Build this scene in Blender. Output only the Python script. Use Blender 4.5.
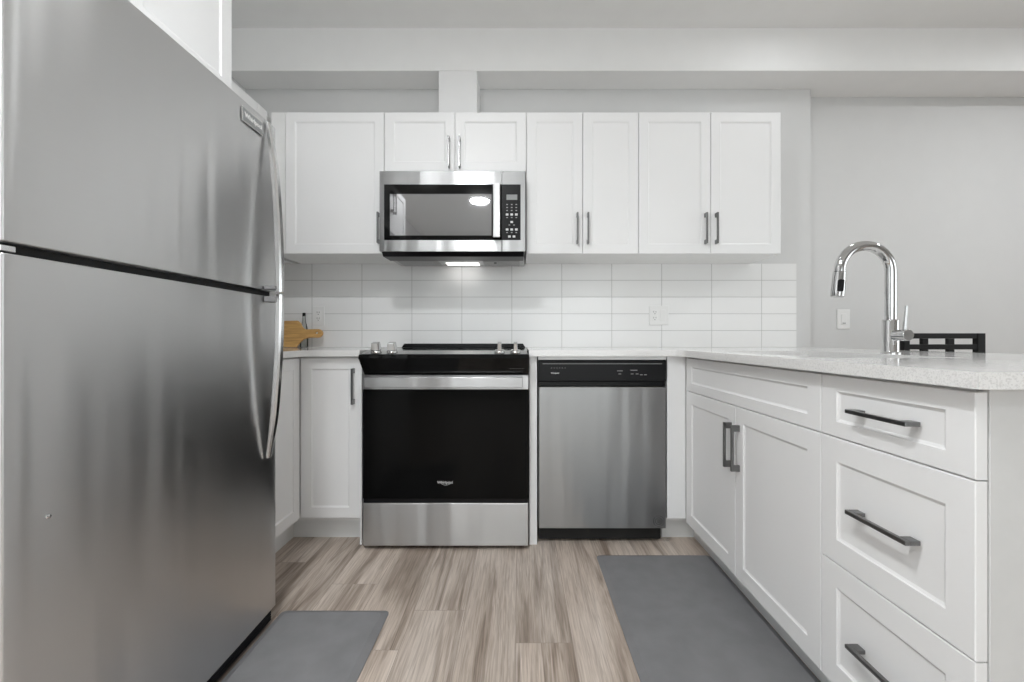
import bpy, bmesh, math, random
from mathutils import Vector, Matrix

random.seed(4)
PI = math.pi
SC = bpy.context.scene
COL = SC.collection
for o in list(bpy.data.objects):
    bpy.data.objects.remove(o)

# ------------------------------------------------------------------ camera
# 420 px focal length on a 1024 px wide frame, level, looking along +Y
FPX = 420.0
cam_d = bpy.data.cameras.new('camera')
cam_d.sensor_width = 36.0
cam_d.lens = 36.0 * FPX / 1024.0
cam_d.shift_x = (512 - 519.5) / 1024.0
cam_d.shift_y = (338.3 - 341) / 1024.0
cam_d.clip_start = 0.02
cam = bpy.data.objects.new('camera', cam_d)
COL.objects.link(cam)
cam.location = (0, 0, 0.96)
cam.rotation_euler = (PI / 2, 0, 0)
SC.camera = cam

# ------------------------------------------------------------------ colour management, world, exposure
SC.view_settings.view_transform = 'Standard'
SC.view_settings.look = 'None'
SC.view_settings.gamma = 1.0
SC.view_settings.use_curve_mapping = False
SC.view_settings.exposure = 0.13
SC.cycles.max_bounces = 12
SC.cycles.diffuse_bounces = 9
SC.cycles.glossy_bounces = 6
SC.cycles.transparent_max_bounces = 12
SC.cycles.caustics_reflective = True
SC.cycles.caustics_refractive = False
SC.cycles.sample_clamp_indirect = 6.0
world = bpy.data.worlds.new('overcast_sky')
SC.world = world
world.use_nodes = True
bg = world.node_tree.nodes['Background']
bg.inputs['Color'].default_value = (0.97, 0.985, 1.0, 1)
bg.inputs['Strength'].default_value = 3.0

CEIL_Z = 2.733
LIGHT_SPOTS = [  # x, y, emission strength, label
    (-0.10, 1.60, 8, 'round flush ceiling light over the middle of the kitchen floor'),
    (1.42, 1.92, 12, 'round flush ceiling light above the sink close to the bulkhead'),
    (-0.50, 0.30, 190, 'added round ceiling fill light over the kitchen aisle before the refrigerator'),  # unseen lamp, added to brighten the cabinet fronts and peninsula
    (-0.51, -1.02, 120, 'round flush ceiling light over the living side of the kitchen aisle'),
    (-1.00, -0.15, 60, 'added round ceiling fill light close to the added window beside the refrigerator'),  # another added lamp, placed by trial to lift the same fronts
    (3.20, 1.30, 150, 'round flush ceiling light above the dining area'),
]


# ------------------------------------------------------------------ materials
def nodes_of(name):
    m = bpy.data.materials.new(name)
    m.use_nodes = True
    nt = m.node_tree
    return m, nt, nt.nodes['Principled BSDF']


def N(nt, kind, **kw):
    n = nt.nodes.new(kind)
    for k, v in kw.items():
        setattr(n, k, v)
    return n


def simple(name, col, rough=0.5, metal=0.0, spec=0.5, noise=0.0, scale=8.0, bump=0.0, bscale=400.0, coat=0.0):
    """plain material with a faint procedural variation of colour and surface"""
    m, nt, b = nodes_of(name)
    if isinstance(col, (int, float)):
        col = (col, col, col)
    b.inputs['Roughness'].default_value = rough
    b.inputs['Metallic'].default_value = metal
    b.inputs['Specular IOR Level'].default_value = spec
    b.inputs['Coat Weight'].default_value = coat
    tc = N(nt, 'ShaderNodeTexCoord')
    no = N(nt, 'ShaderNodeTexNoise')
    no.inputs['Scale'].default_value = scale
    no.inputs['Detail'].default_value = 3
    nt.links.new(tc.outputs['Object'], no.inputs['Vector'])
    cr = N(nt, 'ShaderNodeValToRGB')
    cr.color_ramp.elements[0].position = 0.3
    cr.color_ramp.elements[1].position = 0.7
    cr.color_ramp.elements[0].color = tuple(c * (1 - noise) for c in col) + (1,)
    cr.color_ramp.elements[1].color = tuple(min(1, c * (1 + noise)) for c in col) + (1,)
    nt.links.new(no.outputs['Fac'], cr.inputs['Fac'])
    nt.links.new(cr.outputs['Color'], b.inputs['Base Color'])
    if bump:
        n2 = N(nt, 'ShaderNodeTexNoise')
        n2.inputs['Scale'].default_value = bscale
        nt.links.new(tc.outputs['Object'], n2.inputs['Vector'])
        bp = N(nt, 'ShaderNodeBump')
        bp.inputs['Strength'].default_value = bump
        bp.inputs['Distance'].default_value = 0.001
        nt.links.new(n2.outputs['Fac'], bp.inputs['Height'])
        nt.links.new(bp.outputs['Normal'], b.inputs['Normal'])
    return m


def brushed(name, col, rough, stretch, aniso=0.0, bump=0.05, dark=0.06, wave=0.0):
    """brushed stainless steel; stretch = noise scale per axis (large = fine lines across that axis)"""
    m, nt, b = nodes_of(name)
    b.inputs['Metallic'].default_value = 1.0
    tc = N(nt, 'ShaderNodeTexCoord')
    mp = N(nt, 'ShaderNodeMapping')
    mp.inputs['Scale'].default_value = stretch
    nt.links.new(tc.outputs['Object'], mp.inputs['Vector'])
    no = N(nt, 'ShaderNodeTexNoise')
    no.inputs['Scale'].default_value = 1.0
    no.inputs['Detail'].default_value = 4
    nt.links.new(mp.outputs['Vector'], no.inputs['Vector'])
    cr = N(nt, 'ShaderNodeValToRGB')
    cr.color_ramp.elements[0].color = tuple(c * (1 - dark) for c in col) + (1,)
    cr.color_ramp.elements[1].color = tuple(c * (1 + dark) for c in col) + (1,)
    nt.links.new(no.outputs['Fac'], cr.inputs['Fac'])
    nt.links.new(cr.outputs['Color'], b.inputs['Base Color'])
    mr = N(nt, 'ShaderNodeMapRange')
    mr.inputs['To Min'].default_value = rough * 0.95
    mr.inputs['To Max'].default_value = rough * 1.05
    nt.links.new(no.outputs['Fac'], mr.inputs['Value'])
    nt.links.new(mr.outputs['Result'], b.inputs['Roughness'])
    b.inputs['Anisotropic'].default_value = aniso
    if aniso:
        b.inputs['Anisotropic Rotation'].default_value = 0.25
        tg = N(nt, 'ShaderNodeTangent', direction_type='RADIAL', axis='Z')
        nt.links.new(tg.outputs['Tangent'], b.inputs['Tangent'])
    bp = N(nt, 'ShaderNodeBump')
    bp.inputs['Strength'].default_value = bump
    bp.inputs['Distance'].default_value = 0.0006
    nt.links.new(no.outputs['Fac'], bp.inputs['Height'])
    if wave:   # the sheet is never quite flat: long soft ripples running up and down
        mw = N(nt, 'ShaderNodeMapping')
        mw.inputs['Scale'].default_value = (7, 7, 0.7)
        nt.links.new(tc.outputs['Object'], mw.inputs['Vector'])
        nw = N(nt, 'ShaderNodeTexNoise')
        nw.inputs['Scale'].default_value = 1.0
        nw.inputs['Detail'].default_value = 1.5
        nt.links.new(mw.outputs['Vector'], nw.inputs['Vector'])
        b2 = N(nt, 'ShaderNodeBump')
        b2.inputs['Strength'].default_value = 1.0
        b2.inputs['Distance'].default_value = wave
        nt.links.new(nw.outputs['Fac'], b2.inputs['Height'])
        nt.links.new(bp.outputs['Normal'], b2.inputs['Normal'])
        nt.links.new(b2.outputs['Normal'], b.inputs['Normal'])
    else:
        nt.links.new(bp.outputs['Normal'], b.inputs['Normal'])
    return m


def emitter(name, col, strength):
    m, nt, b = nodes_of(name)
    b.inputs['Base Color'].default_value = (0.8, 0.8, 0.8, 1)
    b.inputs['Emission Color'].default_value = col + (1,)
    b.inputs['Emission Strength'].default_value = strength
    return m


def pane_glass(name):
    m = bpy.data.materials.new(name)
    m.use_nodes = True
    nt = m.node_tree
    nt.nodes.clear()
    out = N(nt, 'ShaderNodeOutputMaterial')
    mix = N(nt, 'ShaderNodeMixShader')
    fr = N(nt, 'ShaderNodeFresnel')
    fr.inputs['IOR'].default_value = 1.45
    tr = N(nt, 'ShaderNodeBsdfTransparent')
    tr.inputs['Color'].default_value = (0.93, 0.95, 0.95, 1)
    gl = N(nt, 'ShaderNodeBsdfGlossy')
    gl.inputs['Roughness'].default_value = 0.02
    nt.links.new(fr.outputs[0], mix.inputs[0])
    nt.links.new(tr.outputs[0], mix.inputs[1])
    nt.links.new(gl.outputs[0], mix.inputs[2])
    nt.links.new(mix.outputs[0], out.inputs['Surface'])
    return m


def plank_floor():
    m, nt, b = nodes_of('oak_planks')
    tc = N(nt, 'ShaderNodeTexCoord')
    PW, PL = 0.18, 1.22          # plank width and length

    def mth(op, a, b_=None):
        n_ = N(nt, 'ShaderNodeMath', operation=op)
        for i_, v_ in enumerate((a, b_)):
            if v_ is None:
                continue
            if isinstance(v_, (int, float)):
                n_.inputs[i_].default_value = v_
            else:
                nt.links.new(v_, n_.inputs[i_])
        return n_.outputs[0]
    xyz = N(nt, 'ShaderNodeSeparateXYZ')
    nt.links.new(tc.outputs['Object'], xyz.inputs[0])
    u = mth('DIVIDE', mth('ADD', xyz.outputs['X'], 0.012), PW)
    row = mth('FLOOR', u)
    fu = mth('SUBTRACT', u, row)
    odd = mth('MODULO', mth('ADD', row, 100.0), 2.0)
    shift = mth('ADD', mth('MULTIPLY', row, 0.065), mth('MULTIPLY', odd, 0.22))
    v = mth('ADD', mth('SUBTRACT', mth('DIVIDE', xyz.outputs['Y'], PL), 0.085), shift)
    pid = mth('FLOOR', v)
    fv = mth('SUBTRACT', v, pid)
    du = mth('MULTIPLY', mth('MINIMUM', fu, mth('SUBTRACT', 1.0, fu)), PW)
    dv = mth('MULTIPLY', mth('MINIMUM', fv, mth('SUBTRACT', 1.0, fv)), PL)
    seam = mth('LESS_THAN', mth('MINIMUM', du, dv), 0.0009)
    wn = N(nt, 'ShaderNodeTexWhiteNoise', noise_dimensions='2D')
    wc = N(nt, 'ShaderNodeCombineXYZ')
    nt.links.new(row, wc.inputs[0])
    nt.links.new(pid, wc.inputs[1])
    nt.links.new(wc.outputs[0], wn.inputs['Vector'])
    rnd = wn.outputs['Value']
    mul = N(nt, 'ShaderNodeMath', operation='MULTIPLY')
    mul.inputs[1].default_value = 37.0
    nt.links.new(rnd, mul.inputs[0])
    cmb = N(nt, 'ShaderNodeCombineXYZ')
    nt.links.new(mul.outputs[0], cmb.inputs['X'])
    nt.links.new(mul.outputs[0], cmb.inputs['Z'])
    add = N(nt, 'ShaderNodeVectorMath', operation='ADD')
    nt.links.new(tc.outputs['Object'], add.inputs[0])
    nt.links.new(cmb.outputs[0], add.inputs[1])

    def grain(sx, sy, scale, detail, dist):
        mm = N(nt, 'ShaderNodeMapping')
        mm.inputs['Scale'].default_value = (sx, sy, 1)
        nt.links.new(add.outputs[0], mm.inputs['Vector'])
        no = N(nt, 'ShaderNodeTexNoise')
        no.inputs['Scale'].default_value = scale
        no.inputs['Detail'].default_value = detail
        no.inputs['Distortion'].default_value = dist
        nt.links.new(mm.outputs[0], no.inputs['Vector'])
        return no
    g1 = grain(6.5, 0.55, 1.25, 6, 1.0)      # broad cathedral streaks
    g2 = grain(110, 4.5, 1.8, 6, 0.6)     # fine grain
    c1 = N(nt, 'ShaderNodeValToRGB')
    e = c1.color_ramp.elements
    e[0].position = 0.30
    e[0].color = (0.215, 0.165, 0.130, 1)
    e[1].position = 0.72
    e[1].color = (0.63, 0.56, 0.50, 1)
    em = c1.color_ramp.elements.new(0.47)
    em.color = (0.505, 0.43, 0.37, 1)
    nt.links.new(g1.outputs['Fac'], c1.inputs['Fac'])
    c2 = N(nt, 'ShaderNodeValToRGB')
    c2.color_ramp.elements[0].position = 0.33
    c2.color_ramp.elements[0].color = (0.74, 0.72, 0.70, 1)
    c2.color_ramp.elements[1].position = 0.62
    c2.color_ramp.elements[1].color = (1.08, 1.08, 1.08, 1)
    nt.links.new(g2.outputs['Fac'], c2.inputs['Fac'])
    mx = N(nt, 'ShaderNodeMix', data_type='RGBA', blend_type='MULTIPLY')
    mx.inputs[0].default_value = 1.0
    nt.links.new(c1.outputs['Color'], mx.inputs[6])
    nt.links.new(c2.outputs['Color'], mx.inputs[7])
    g3 = grain(13, 0.75, 1.0, 7, 2.2)    # dark mineral streaks and knots
    c3 = N(nt, 'ShaderNodeValToRGB')
    c3.color_ramp.elements[0].position = 0.53
    c3.color_ramp.elements[0].color = (1, 1, 1, 1)
    c3.color_ramp.elements[1].position = 0.70
    c3.color_ramp.elements[1].color = (0.50, 0.46, 0.43, 1)
    nt.links.new(g3.outputs['Fac'], c3.inputs['Fac'])
    mx0 = N(nt, 'ShaderNodeMix', data_type='RGBA', blend_type='MULTIPLY')
    mx0.inputs[0].default_value = 1.0
    nt.links.new(mx.outputs[2], mx0.inputs[6])
    nt.links.new(c3.outputs['Color'], mx0.inputs[7])
    mx = mx0
    tone = N(nt, 'ShaderNodeMapRange')
    tone.inputs['To Min'].default_value = 0.88
    tone.inputs['To Max'].default_value = 1.10
    nt.links.new(rnd, tone.inputs['Value'])
    mx2 = N(nt, 'ShaderNodeMix', data_type='RGBA', blend_type='MULTIPLY')
    mx2.inputs[0].default_value = 1.0
    nt.links.new(mx.outputs[2], mx2.inputs[6])
    nt.links.new(tone.outputs[0], mx2.inputs[7])
    mx3 = N(nt, 'ShaderNodeMix', data_type='RGBA', blend_type='MIX')
    nt.links.new(seam, mx3.inputs[0])
    nt.links.new(mx2.outputs[2], mx3.inputs[6])
    mx3.inputs[7].default_value = (0.30, 0.25, 0.215, 1)
    nt.links.new(mx3.outputs[2], b.inputs['Base Color'])
    b.inputs['Roughness'].default_value = 0.42
    b.inputs['Specular IOR Level'].default_value = 0.35
    bp = N(nt, 'ShaderNodeBump')
    bp.inputs['Strength'].default_value = 0.12
    bp.inputs['Distance'].default_value = 0.002
    nt.links.new(g2.outputs['Fac'], bp.inputs['Height'])
    nt.links.new(bp.outputs['Normal'], b.inputs['Normal'])
    return m


def tile_wall():
    m, nt, b = nodes_of('white_gloss_tile')
    tc = N(nt, 'ShaderNodeTexCoord')
    sx = N(nt, 'ShaderNodeSeparateXYZ')
    nt.links.new(tc.outputs['Object'], sx.inputs[0])
    cm = N(nt, 'ShaderNodeCombineXYZ')
    nt.links.new(sx.outputs['X'], cm.inputs['X'])
    nt.links.new(sx.outputs['Z'], cm.inputs['Y'])
    br = N(nt, 'ShaderNodeTexBrick')
    br.offset = 0.0
    br.inputs['Scale'].default_value = 1.0
    br.inputs['Brick Width'].default_value = 0.3055
    br.inputs['Row Height'].default_value = 0.1026
    br.inputs['Mortar Size'].default_value = 0.0016
    br.inputs['Mortar Smooth'].default_value = 0.2
    br.inputs['Color1'].default_value = (0.86, 0.86, 0.855, 1)
    br.inputs['Color2'].default_value = (0.88, 0.88, 0.875, 1)
    br.inputs['Mortar'].default_value = (0.50, 0.50, 0.49, 1)
    nt.links.new(cm.outputs[0], br.inputs['Vector'])
    nt.links.new(br.outputs['Color'], b.inputs['Base Color'])
    b.inputs['Roughness'].default_value = 0.16
    bp = N(nt, 'ShaderNodeBump', invert=True)
    bp.inputs['Strength'].default_value = 0.5
    bp.inputs['Distance'].default_value = 0.001
    nt.links.new(br.outputs['Fac'], bp.inputs['Height'])
    nt.links.new(bp.outputs['Normal'], b.inputs['Normal'])
    return m


def quartz():
    m, nt, b = nodes_of('white_quartz')
    tc = N(nt, 'ShaderNodeTexCoord')
    vo = N(nt, 'ShaderNodeTexNoise')
    vo.inputs['Scale'].default_value = 330
    vo.inputs['Detail'].default_value = 2
    nt.links.new(tc.outputs['Object'], vo.inputs['Vector'])
    cr = N(nt, 'ShaderNodeValToRGB')
    cr.color_ramp.elements[0].position = 0.36
    cr.color_ramp.elements[0].color = (0.70, 0.695, 0.685, 1)
    cr.color_ramp.elements[1].position = 0.52
    cr.color_ramp.elements[1].color = (0.82, 0.815, 0.805, 1)
    nt.links.new(vo.outputs['Fac'], cr.inputs['Fac'])
    nt.links.new(cr.outputs['Color'], b.inputs['Base Color'])
    b.inputs['Roughness'].default_value = 0.10
    return m


def board_wood():
    m, nt, b = nodes_of('honey_wood')
    tc = N(nt, 'ShaderNodeTexCoord')
    mp = N(nt, 'ShaderNodeMapping')
    mp.inputs['Scale'].default_value = (5, 20, 60)
    nt.links.new(tc.outputs['Object'], mp.inputs['Vector'])
    no = N(nt, 'ShaderNodeTexNoise')
    no.inputs['Scale'].default_value = 1.0
    no.inputs['Detail'].default_value = 5
    no.inputs['Distortion'].default_value = 1.2
    nt.links.new(mp.outputs[0], no.inputs['Vector'])
    cr = N(nt, 'ShaderNodeValToRGB')
    cr.color_ramp.elements[0].position = 0.3
    cr.color_ramp.elements[0].color = (0.44, 0.24, 0.075, 1)
    cr.color_ramp.elements[1].position = 0.65
    cr.color_ramp.elements[1].color = (0.70, 0.42, 0.15, 1)
    nt.links.new(no.outputs['Fac'], cr.inputs['Fac'])
    nt.links.new(cr.outputs['Color'], b.inputs['Base Color'])
    b.inputs['Roughness'].default_value = 0.5
    return m


M = {
    'wall': simple('grey_wall_paint', (0.66, 0.66, 0.657), 0.7, noise=0.01, bump=0.08, bscale=260),
    'ceil': simple('ceiling_paint', (0.84, 0.84, 0.835), 0.8, noise=0.01, bump=0.08, bscale=260),
    'cab': simple('white_cabinet_lacquer', (0.85, 0.85, 0.85), 0.38, noise=0.008, scale=3),
    'cabside': simple('white_melamine', (0.82, 0.82, 0.815), 0.45, noise=0.015, scale=20),
    'kick': simple('toe_kick_white', (0.78, 0.79, 0.79), 0.5, noise=0.02),
    'trim': simple('white_trim_paint', (0.80, 0.80, 0.80), 0.4, noise=0.01),
    'plastic': simple('white_plastic', (0.82, 0.82, 0.81), 0.35, noise=0.005),
    'slot': simple('dark_slot', (0.03, 0.03, 0.03), 0.6),
    'fridge': brushed('brushed_steel_refrigerator', (0.68, 0.68, 0.68), 0.31, (2, 2, 420), aniso=0.85, bump=0.0, dark=0.012, wave=0.010),
    'steel': brushed('brushed_steel', (0.50, 0.50, 0.50), 0.34, (2, 2, 420), aniso=0.85, bump=0.0, dark=0.012, wave=0.010),
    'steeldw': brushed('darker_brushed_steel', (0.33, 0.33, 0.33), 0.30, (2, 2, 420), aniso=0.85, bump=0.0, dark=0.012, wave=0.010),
    'steelmw': brushed('microwave_brushed_steel', (0.40, 0.40, 0.40), 0.34, (2, 2, 420), aniso=0.85, bump=0.0, dark=0.012, wave=0.010),
    'steelv': brushed('brushed_steel_handle', (0.74, 0.74, 0.74), 0.22, (40, 40, 40), bump=0.01, dark=0.02),
    'pull': brushed('dark_nickel_pull', (0.22, 0.22, 0.22), 0.32, (120, 120, 120), bump=0.02, dark=0.05),
    'chrome': simple('polished_chrome', (0.62, 0.62, 0.62), 0.05, metal=1.0, noise=0.003),
    'sink': brushed('sink_steel', (0.62, 0.62, 0.62), 0.3, (200, 5, 5), bump=0.02),
    'greybody': simple('grey_appliance_paint', (0.22, 0.22, 0.225), 0.45, noise=0.02),
    'blackgl': simple('black_glass', (0.004, 0.004, 0.004), 0.07, spec=0.22),
    'blackdoor': simple('oven_door_glass', (0.004, 0.004, 0.004), 0.09, spec=0.10),
    'mwglass': simple('microwave_window_glass', (0.36, 0.36, 0.365), 0.03, metal=0.75, spec=0.6),
    'black': simple('black_plastic', (0.008, 0.008, 0.009), 0.3, spec=0.2, noise=0.02),
    'mblack': simple('matte_black', (0.008, 0.008, 0.008), 0.7),
    'ink': simple('light_grey_print', (0.62, 0.62, 0.62), 0.5),
    'dimink': simple('dim_grey_print', (0.25, 0.25, 0.25), 0.5),
    'darkink': simple('dark_print', (0.08, 0.08, 0.08), 0.5),
    'lcd': simple('lcd_grey', (0.26, 0.27, 0.27), 0.3, noise=0.15, scale=300),
    'mat': simple('grey_rubber_mat', (0.197, 0.196, 0.203), 0.62, noise=0.06, scale=14, bump=0.25, bscale=180),
    'chair': simple('black_painted_wood', (0.007, 0.007, 0.007), 0.55, spec=0.25, noise=0.05),
    'filter': simple('filter_mesh_grey', (0.42, 0.42, 0.42), 0.5, metal=0.4, noise=0.2, scale=500),
    'lens': emitter('lamp_lens_plastic', (1.0, 0.98, 0.95), 2.5),
    'panelside': simple('white_woodgrain_melamine', (0.66, 0.66, 0.655), 0.5, noise=0.02, scale=20),
    'floor': plank_floor(),
    'tile': tile_wall(),
    'quartz': quartz(),
    'wood': board_wood(),
    'pane': pane_glass('window_pane_glass'),
}

# ------------------------------------------------------------------ mesh builder
IDENT = Matrix.Identity(3)
# maps of (u, n, z): u along the front, n outwards from it
FRONT = Matrix(((1, 0, 0), (0, -1, 0), (0, 0, 1)))       # faces -Y   u=X  n=-Y
WEST = Matrix(((0, -1, 0), (1, 0, 0), (0, 0, 1)))        # faces -X   u=Y  n=-X
EAST = Matrix(((0, 1, 0), (1, 0, 0), (0, 0, 1)))         # faces +X   u=Y  n=+X


class MB:
    def __init__(self, fmap=IDENT):
        self.v = []
        self.f = []
        self.m = fmap

    def add(self, verts, faces):
        k = len(self.v)
        self.v += [self.m @ Vector(p) for p in verts]
        self.f += [[k + i for i in f] for f in faces]
        return self

    def box(self, a0, a1, b0, b1, c0, c1):
        vs = [(x, y, z) for x in (a0, a1) for y in (b0, b1) for z in (c0, c1)]
        return self.add(vs, [(0, 1, 3, 2), (4, 6, 7, 5), (0, 4, 5, 1), (2, 3, 7, 6), (0, 2, 6, 4), (1, 5, 7, 3)])

    def prism(self, prof, axis, t0, t1):
        """extrude a 2-D outline along axis 0/1/2; outline is in the two other axes in order"""
        n = len(prof)
        vs = []
        for t in (t0, t1):
            for (p, q) in prof:
                vs.append({0: (t, p, q), 1: (p, t, q), 2: (p, q, t)}[axis])
        fs = [list(range(n)), list(range(n, 2 * n))[::-1]]
        fs += [(i, (i + 1) % n, n + (i + 1) % n, n + i) for i in range(n)]
        return self.add(vs, fs)

    def cyl(self, p0, p1, r0, r1=None, seg=24, cap=True):
        return self.tube([p0, p1], [r0, r0 if r1 is None else r1], seg, cap)

    def tube(self, pts, radii, seg=20, cap=True, squash=None):
        pts = [Vector(p) for p in pts]
        n = len(pts)
        if not isinstance(radii, (list, tuple)):
            radii = [radii] * n
        t0 = (pts[1] - pts[0]).normalized()
        up = Vector((0, 0, 1)) if abs(t0.z) < 0.9 else Vector((0, 1, 0))
        side = t0.cross(up).normalized()
        vs, fs = [], []
        for i, p in enumerate(pts):
            t = ((pts[min(i + 1, n - 1)] - p).normalized() + (p - pts[max(i - 1, 0)]).normalized()).normalized()
            side = (side - t * side.dot(t)).normalized()
            nrm = side.cross(t)
            for k in range(seg):
                a = 2 * PI * k / seg
                vs.append(p + (side * math.cos(a) + nrm * math.sin(a)) * radii[i])
        for i in range(n - 1):
            for k in range(seg):
                a, b = i * seg + k, i * seg + (k + 1) % seg
                fs.append((a, b, b + seg, a + seg))
        if cap:
            fs.append(list(range(seg))[::-1])
            fs.append([(n - 1) * seg + k for k in range(seg)])
        return self.add(vs, fs)

    def lathe(self, prof, c, seg=32):
        """profile of (r, z) revolved about the vertical through c"""
        vs, fs = [], []
        n = len(prof)
        for (r, z) in prof:
            for k in range(seg):
                a = 2 * PI * k / seg
                vs.append((c[0] + r * math.cos(a), c[1] + r * math.sin(a), c[2] + z))
        for i in range(n - 1):
            for k in range(seg):
                a, b = i * seg + k, i * seg + (k + 1) % seg
                fs.append((a, b, b + seg, a + seg))
        fs.append(list(range(seg))[::-1])
        fs.append([(n - 1) * seg + k for k in range(seg)])
        return self.add(vs, fs)

    def shaker(self, u0, u1, z0, z1, n0, t=0.02, s=0.05, bev=0.007, deep=0.005, sx=None):
        """door with a raised frame and a recessed centre panel behind a sloped bead"""
        sx = s if sx is None else sx
        c = 0.0015
        rings = [
            (0, 0, n0), (0, 0, n0 + t - c), (c, c, n0 + t), (sx, s, n0 + t),
            (sx + bev * 0.25, s + bev * 0.25, n0 + t - deep * 0.55), (sx + bev, s + bev, n0 + t - deep)]
        vs, fs = [], []
        for (iu, iz, n) in rings:
            vs += [(u0 + iu, n, z0 + iz), (u1 - iu, n, z0 + iz), (u1 - iu, n, z1 - iz), (u0 + iu, n, z1 - iz)]
        for r in range(len(rings) - 1):
            for k in range(4):
                a, b = r * 4 + k, r * 4 + (k + 1) % 4
                fs.append((a, b, b + 4, a + 4))
        fs.append((3, 2, 1, 0))
        q = (len(rings) - 1) * 4
        fs.append((q, q + 1, q + 2, q + 3))
        return self.add(vs, fs)

    def pull(self, u, z, n0, length, upright, w=0.009, reach=0.03, foot=0.022):
        """square bar pull with a stout foot at each end"""
        h = length / 2
        def bx(l0, l1, n_0, n_1):
            if upright:
                self.box(u - w / 2, u + w / 2, n_0, n_1, z + l0, z + l1)
            else:
                self.box(u + l0, u + l1, n_0, n_1, z - w / 2, z + w / 2)
        bx(-h, h, n0 + reach - 0.009, n0 + reach)
        bx(-h, -h + foot, n0, n0 + reach - 0.009)
        bx(h - foot, h, n0, n0 + reach - 0.009)
        return self

    def build(self, name, mat, parent=None, label=None, bevel=0.0, smooth=False, seg=2):
        root = parent
        while root is not None and root.parent is not None:
            root = root.parent
        off = Vector(root.location) if root is not None else Vector((0, 0, 0))
        me = bpy.data.meshes.new(name)
        bm = bmesh.new()
        vv = [bm.verts.new(Vector(p) - off) for p in self.v]
        for f in self.f:
            try:
                bm.faces.new([vv[i] for i in f])
            except ValueError:
                pass
        bmesh.ops.recalc_face_normals(bm, faces=bm.faces)
        if smooth:
            for f in bm.faces:
                f.smooth = True
        bm.to_mesh(me)
        bm.free()
        if smooth:
            me.set_sharp_from_angle(angle=math.radians(38))
        me.materials.append(mat)
        o = bpy.data.objects.new(name, me)
        COL.objects.link(o)
        if parent is not None:
            o.parent = parent
        if label:
            o['label'] = label
        if bevel:
            b = o.modifiers.new('edge', 'BEVEL')
            b.width = bevel
            b.segments = seg
            b.limit_method = 'ANGLE'
            b.angle_limit = math.radians(40)
        return o


def thing(name, label, cat, loc=(0, 0, 0), group=None):
    o = bpy.data.objects.new(name, None)
    o.empty_display_size = 0.05
    COL.objects.link(o)
    o.location = loc
    o['label'] = label
    o['category'] = cat
    if group:
        o['group'] = group
    return o


def tag(o, label, cat, group=None):
    o['label'] = label
    o['category'] = cat
    if group:
        o['group'] = group
    return o


def struct(o):
    o['kind'] = 'structure'
    return o


def rounded(pts, radii, seg=6):
    """2-D polygon with rounded corners"""
    out = []
    n = len(pts)
    for i in range(n):
        r = radii[i] if isinstance(radii, (list, tuple)) else radii
        p = Vector(pts[i])
        a = Vector(pts[i - 1]) - p
        b = Vector(pts[(i + 1) % n]) - p
        if r <= 0:
            out.append((p.x, p.y))
            continue
        a.normalize()
        b.normalize()
        ang = a.angle(b)
        d = r / math.tan(ang / 2)
        p0, p1 = p + a * d, p + b * d
        bis = (a + b).normalized()
        c = p + bis * (r / math.sin(ang / 2))
        v0, v1 = p0 - c, p1 - c
        tot = v0.angle(v1)
        sgn = 1 if v0.x * v1.y - v0.y * v1.x > 0 else -1
        for k in range(seg + 1):
            t = sgn * tot * k / seg
            out.append((c.x + v0.x * math.cos(t) - v0.y * math.sin(t), c.y + v0.x * math.sin(t) + v0.y * math.cos(t)))
    return out


def slab_with_holes(outer, holes, z0, z1):
    """flat slab with holes cut through; returns an MB"""
    bm = bmesh.new()
    loops = []
    edges = []
    for lp in [outer] + holes:
        vs = [bm.verts.new((x, y, 0)) for (x, y) in lp]
        loops.append(vs)
        for i in range(len(vs)):
            edges.append(bm.edges.new((vs[i], vs[(i + 1) % len(vs)])))
    bmesh.ops.triangle_fill(bm, edges=edges, use_beauty=True, use_dissolve=False)
    bm.verts.index_update()
    flat = [(v.co.x, v.co.y) for v in bm.verts]
    tris = [[v.index for v in f.verts] for f in bm.faces]
    idx = [[v.index for v in lp] for lp in loops]
    bm.free()
    n = len(flat)
    mb = MB()
    vs = [(x, y, z1) for x, y in flat] + [(x, y, z0) for x, y in flat]
    fs = tris + [[n + i for i in t[::-1]] for t in tris]
    for lp in idx:
        for i in range(len(lp)):
            a, b = lp[i], lp[(i + 1) % len(lp)]
            fs.append((a, b, n + b, n + a))
    return mb.add(vs, fs)


def text(name, body, size, mat, at, facing, parent, width=None, extrude=0.0004, bold=0.0, label=None):
    """lettering as mesh, centred at a world point, lying on a face that looks along `facing`"""
    cu = bpy.data.curves.new('lettering', 'FONT')
    cu.body = body
    cu.size = size
    cu.align_x = 'CENTER'
    cu.align_y = 'CENTER'
    cu.extrude = extrude
    cu.offset = bold
    tmp = bpy.data.objects.new('lettering', cu)
    COL.objects.link(tmp)
    dg = bpy.context.evaluated_depsgraph_get()
    me = bpy.data.meshes.new_from_object(tmp.evaluated_get(dg))
    bpy.data.objects.remove(tmp)
    bpy.data.curves.remove(cu)
    xs = [v.co.x for v in me.vertices]
    ys = [v.co.y for v in me.vertices]
    cx, cy = (max(xs) + min(xs)) / 2, (max(ys) + min(ys)) / 2
    k = 1.0 if width is None else width / (max(xs) - min(xs))
    mb = MB()
    at = Vector(at)
    vs = []
    for v in me.vertices:
        x, y, z = (v.co.x - cx) * k, (v.co.y - cy) * k, v.co.z + extrude
        if facing == '-Y':
            vs.append(at + Vector((x, -z, y)))
        elif facing == '+X':
            vs.append(at + Vector((z, x, y)))
    mb.add(vs, [list(p.vertices) for p in me.polygons])
    bpy.data.meshes.remove(me)
    return mb.build(name, mat, parent, label)


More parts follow.
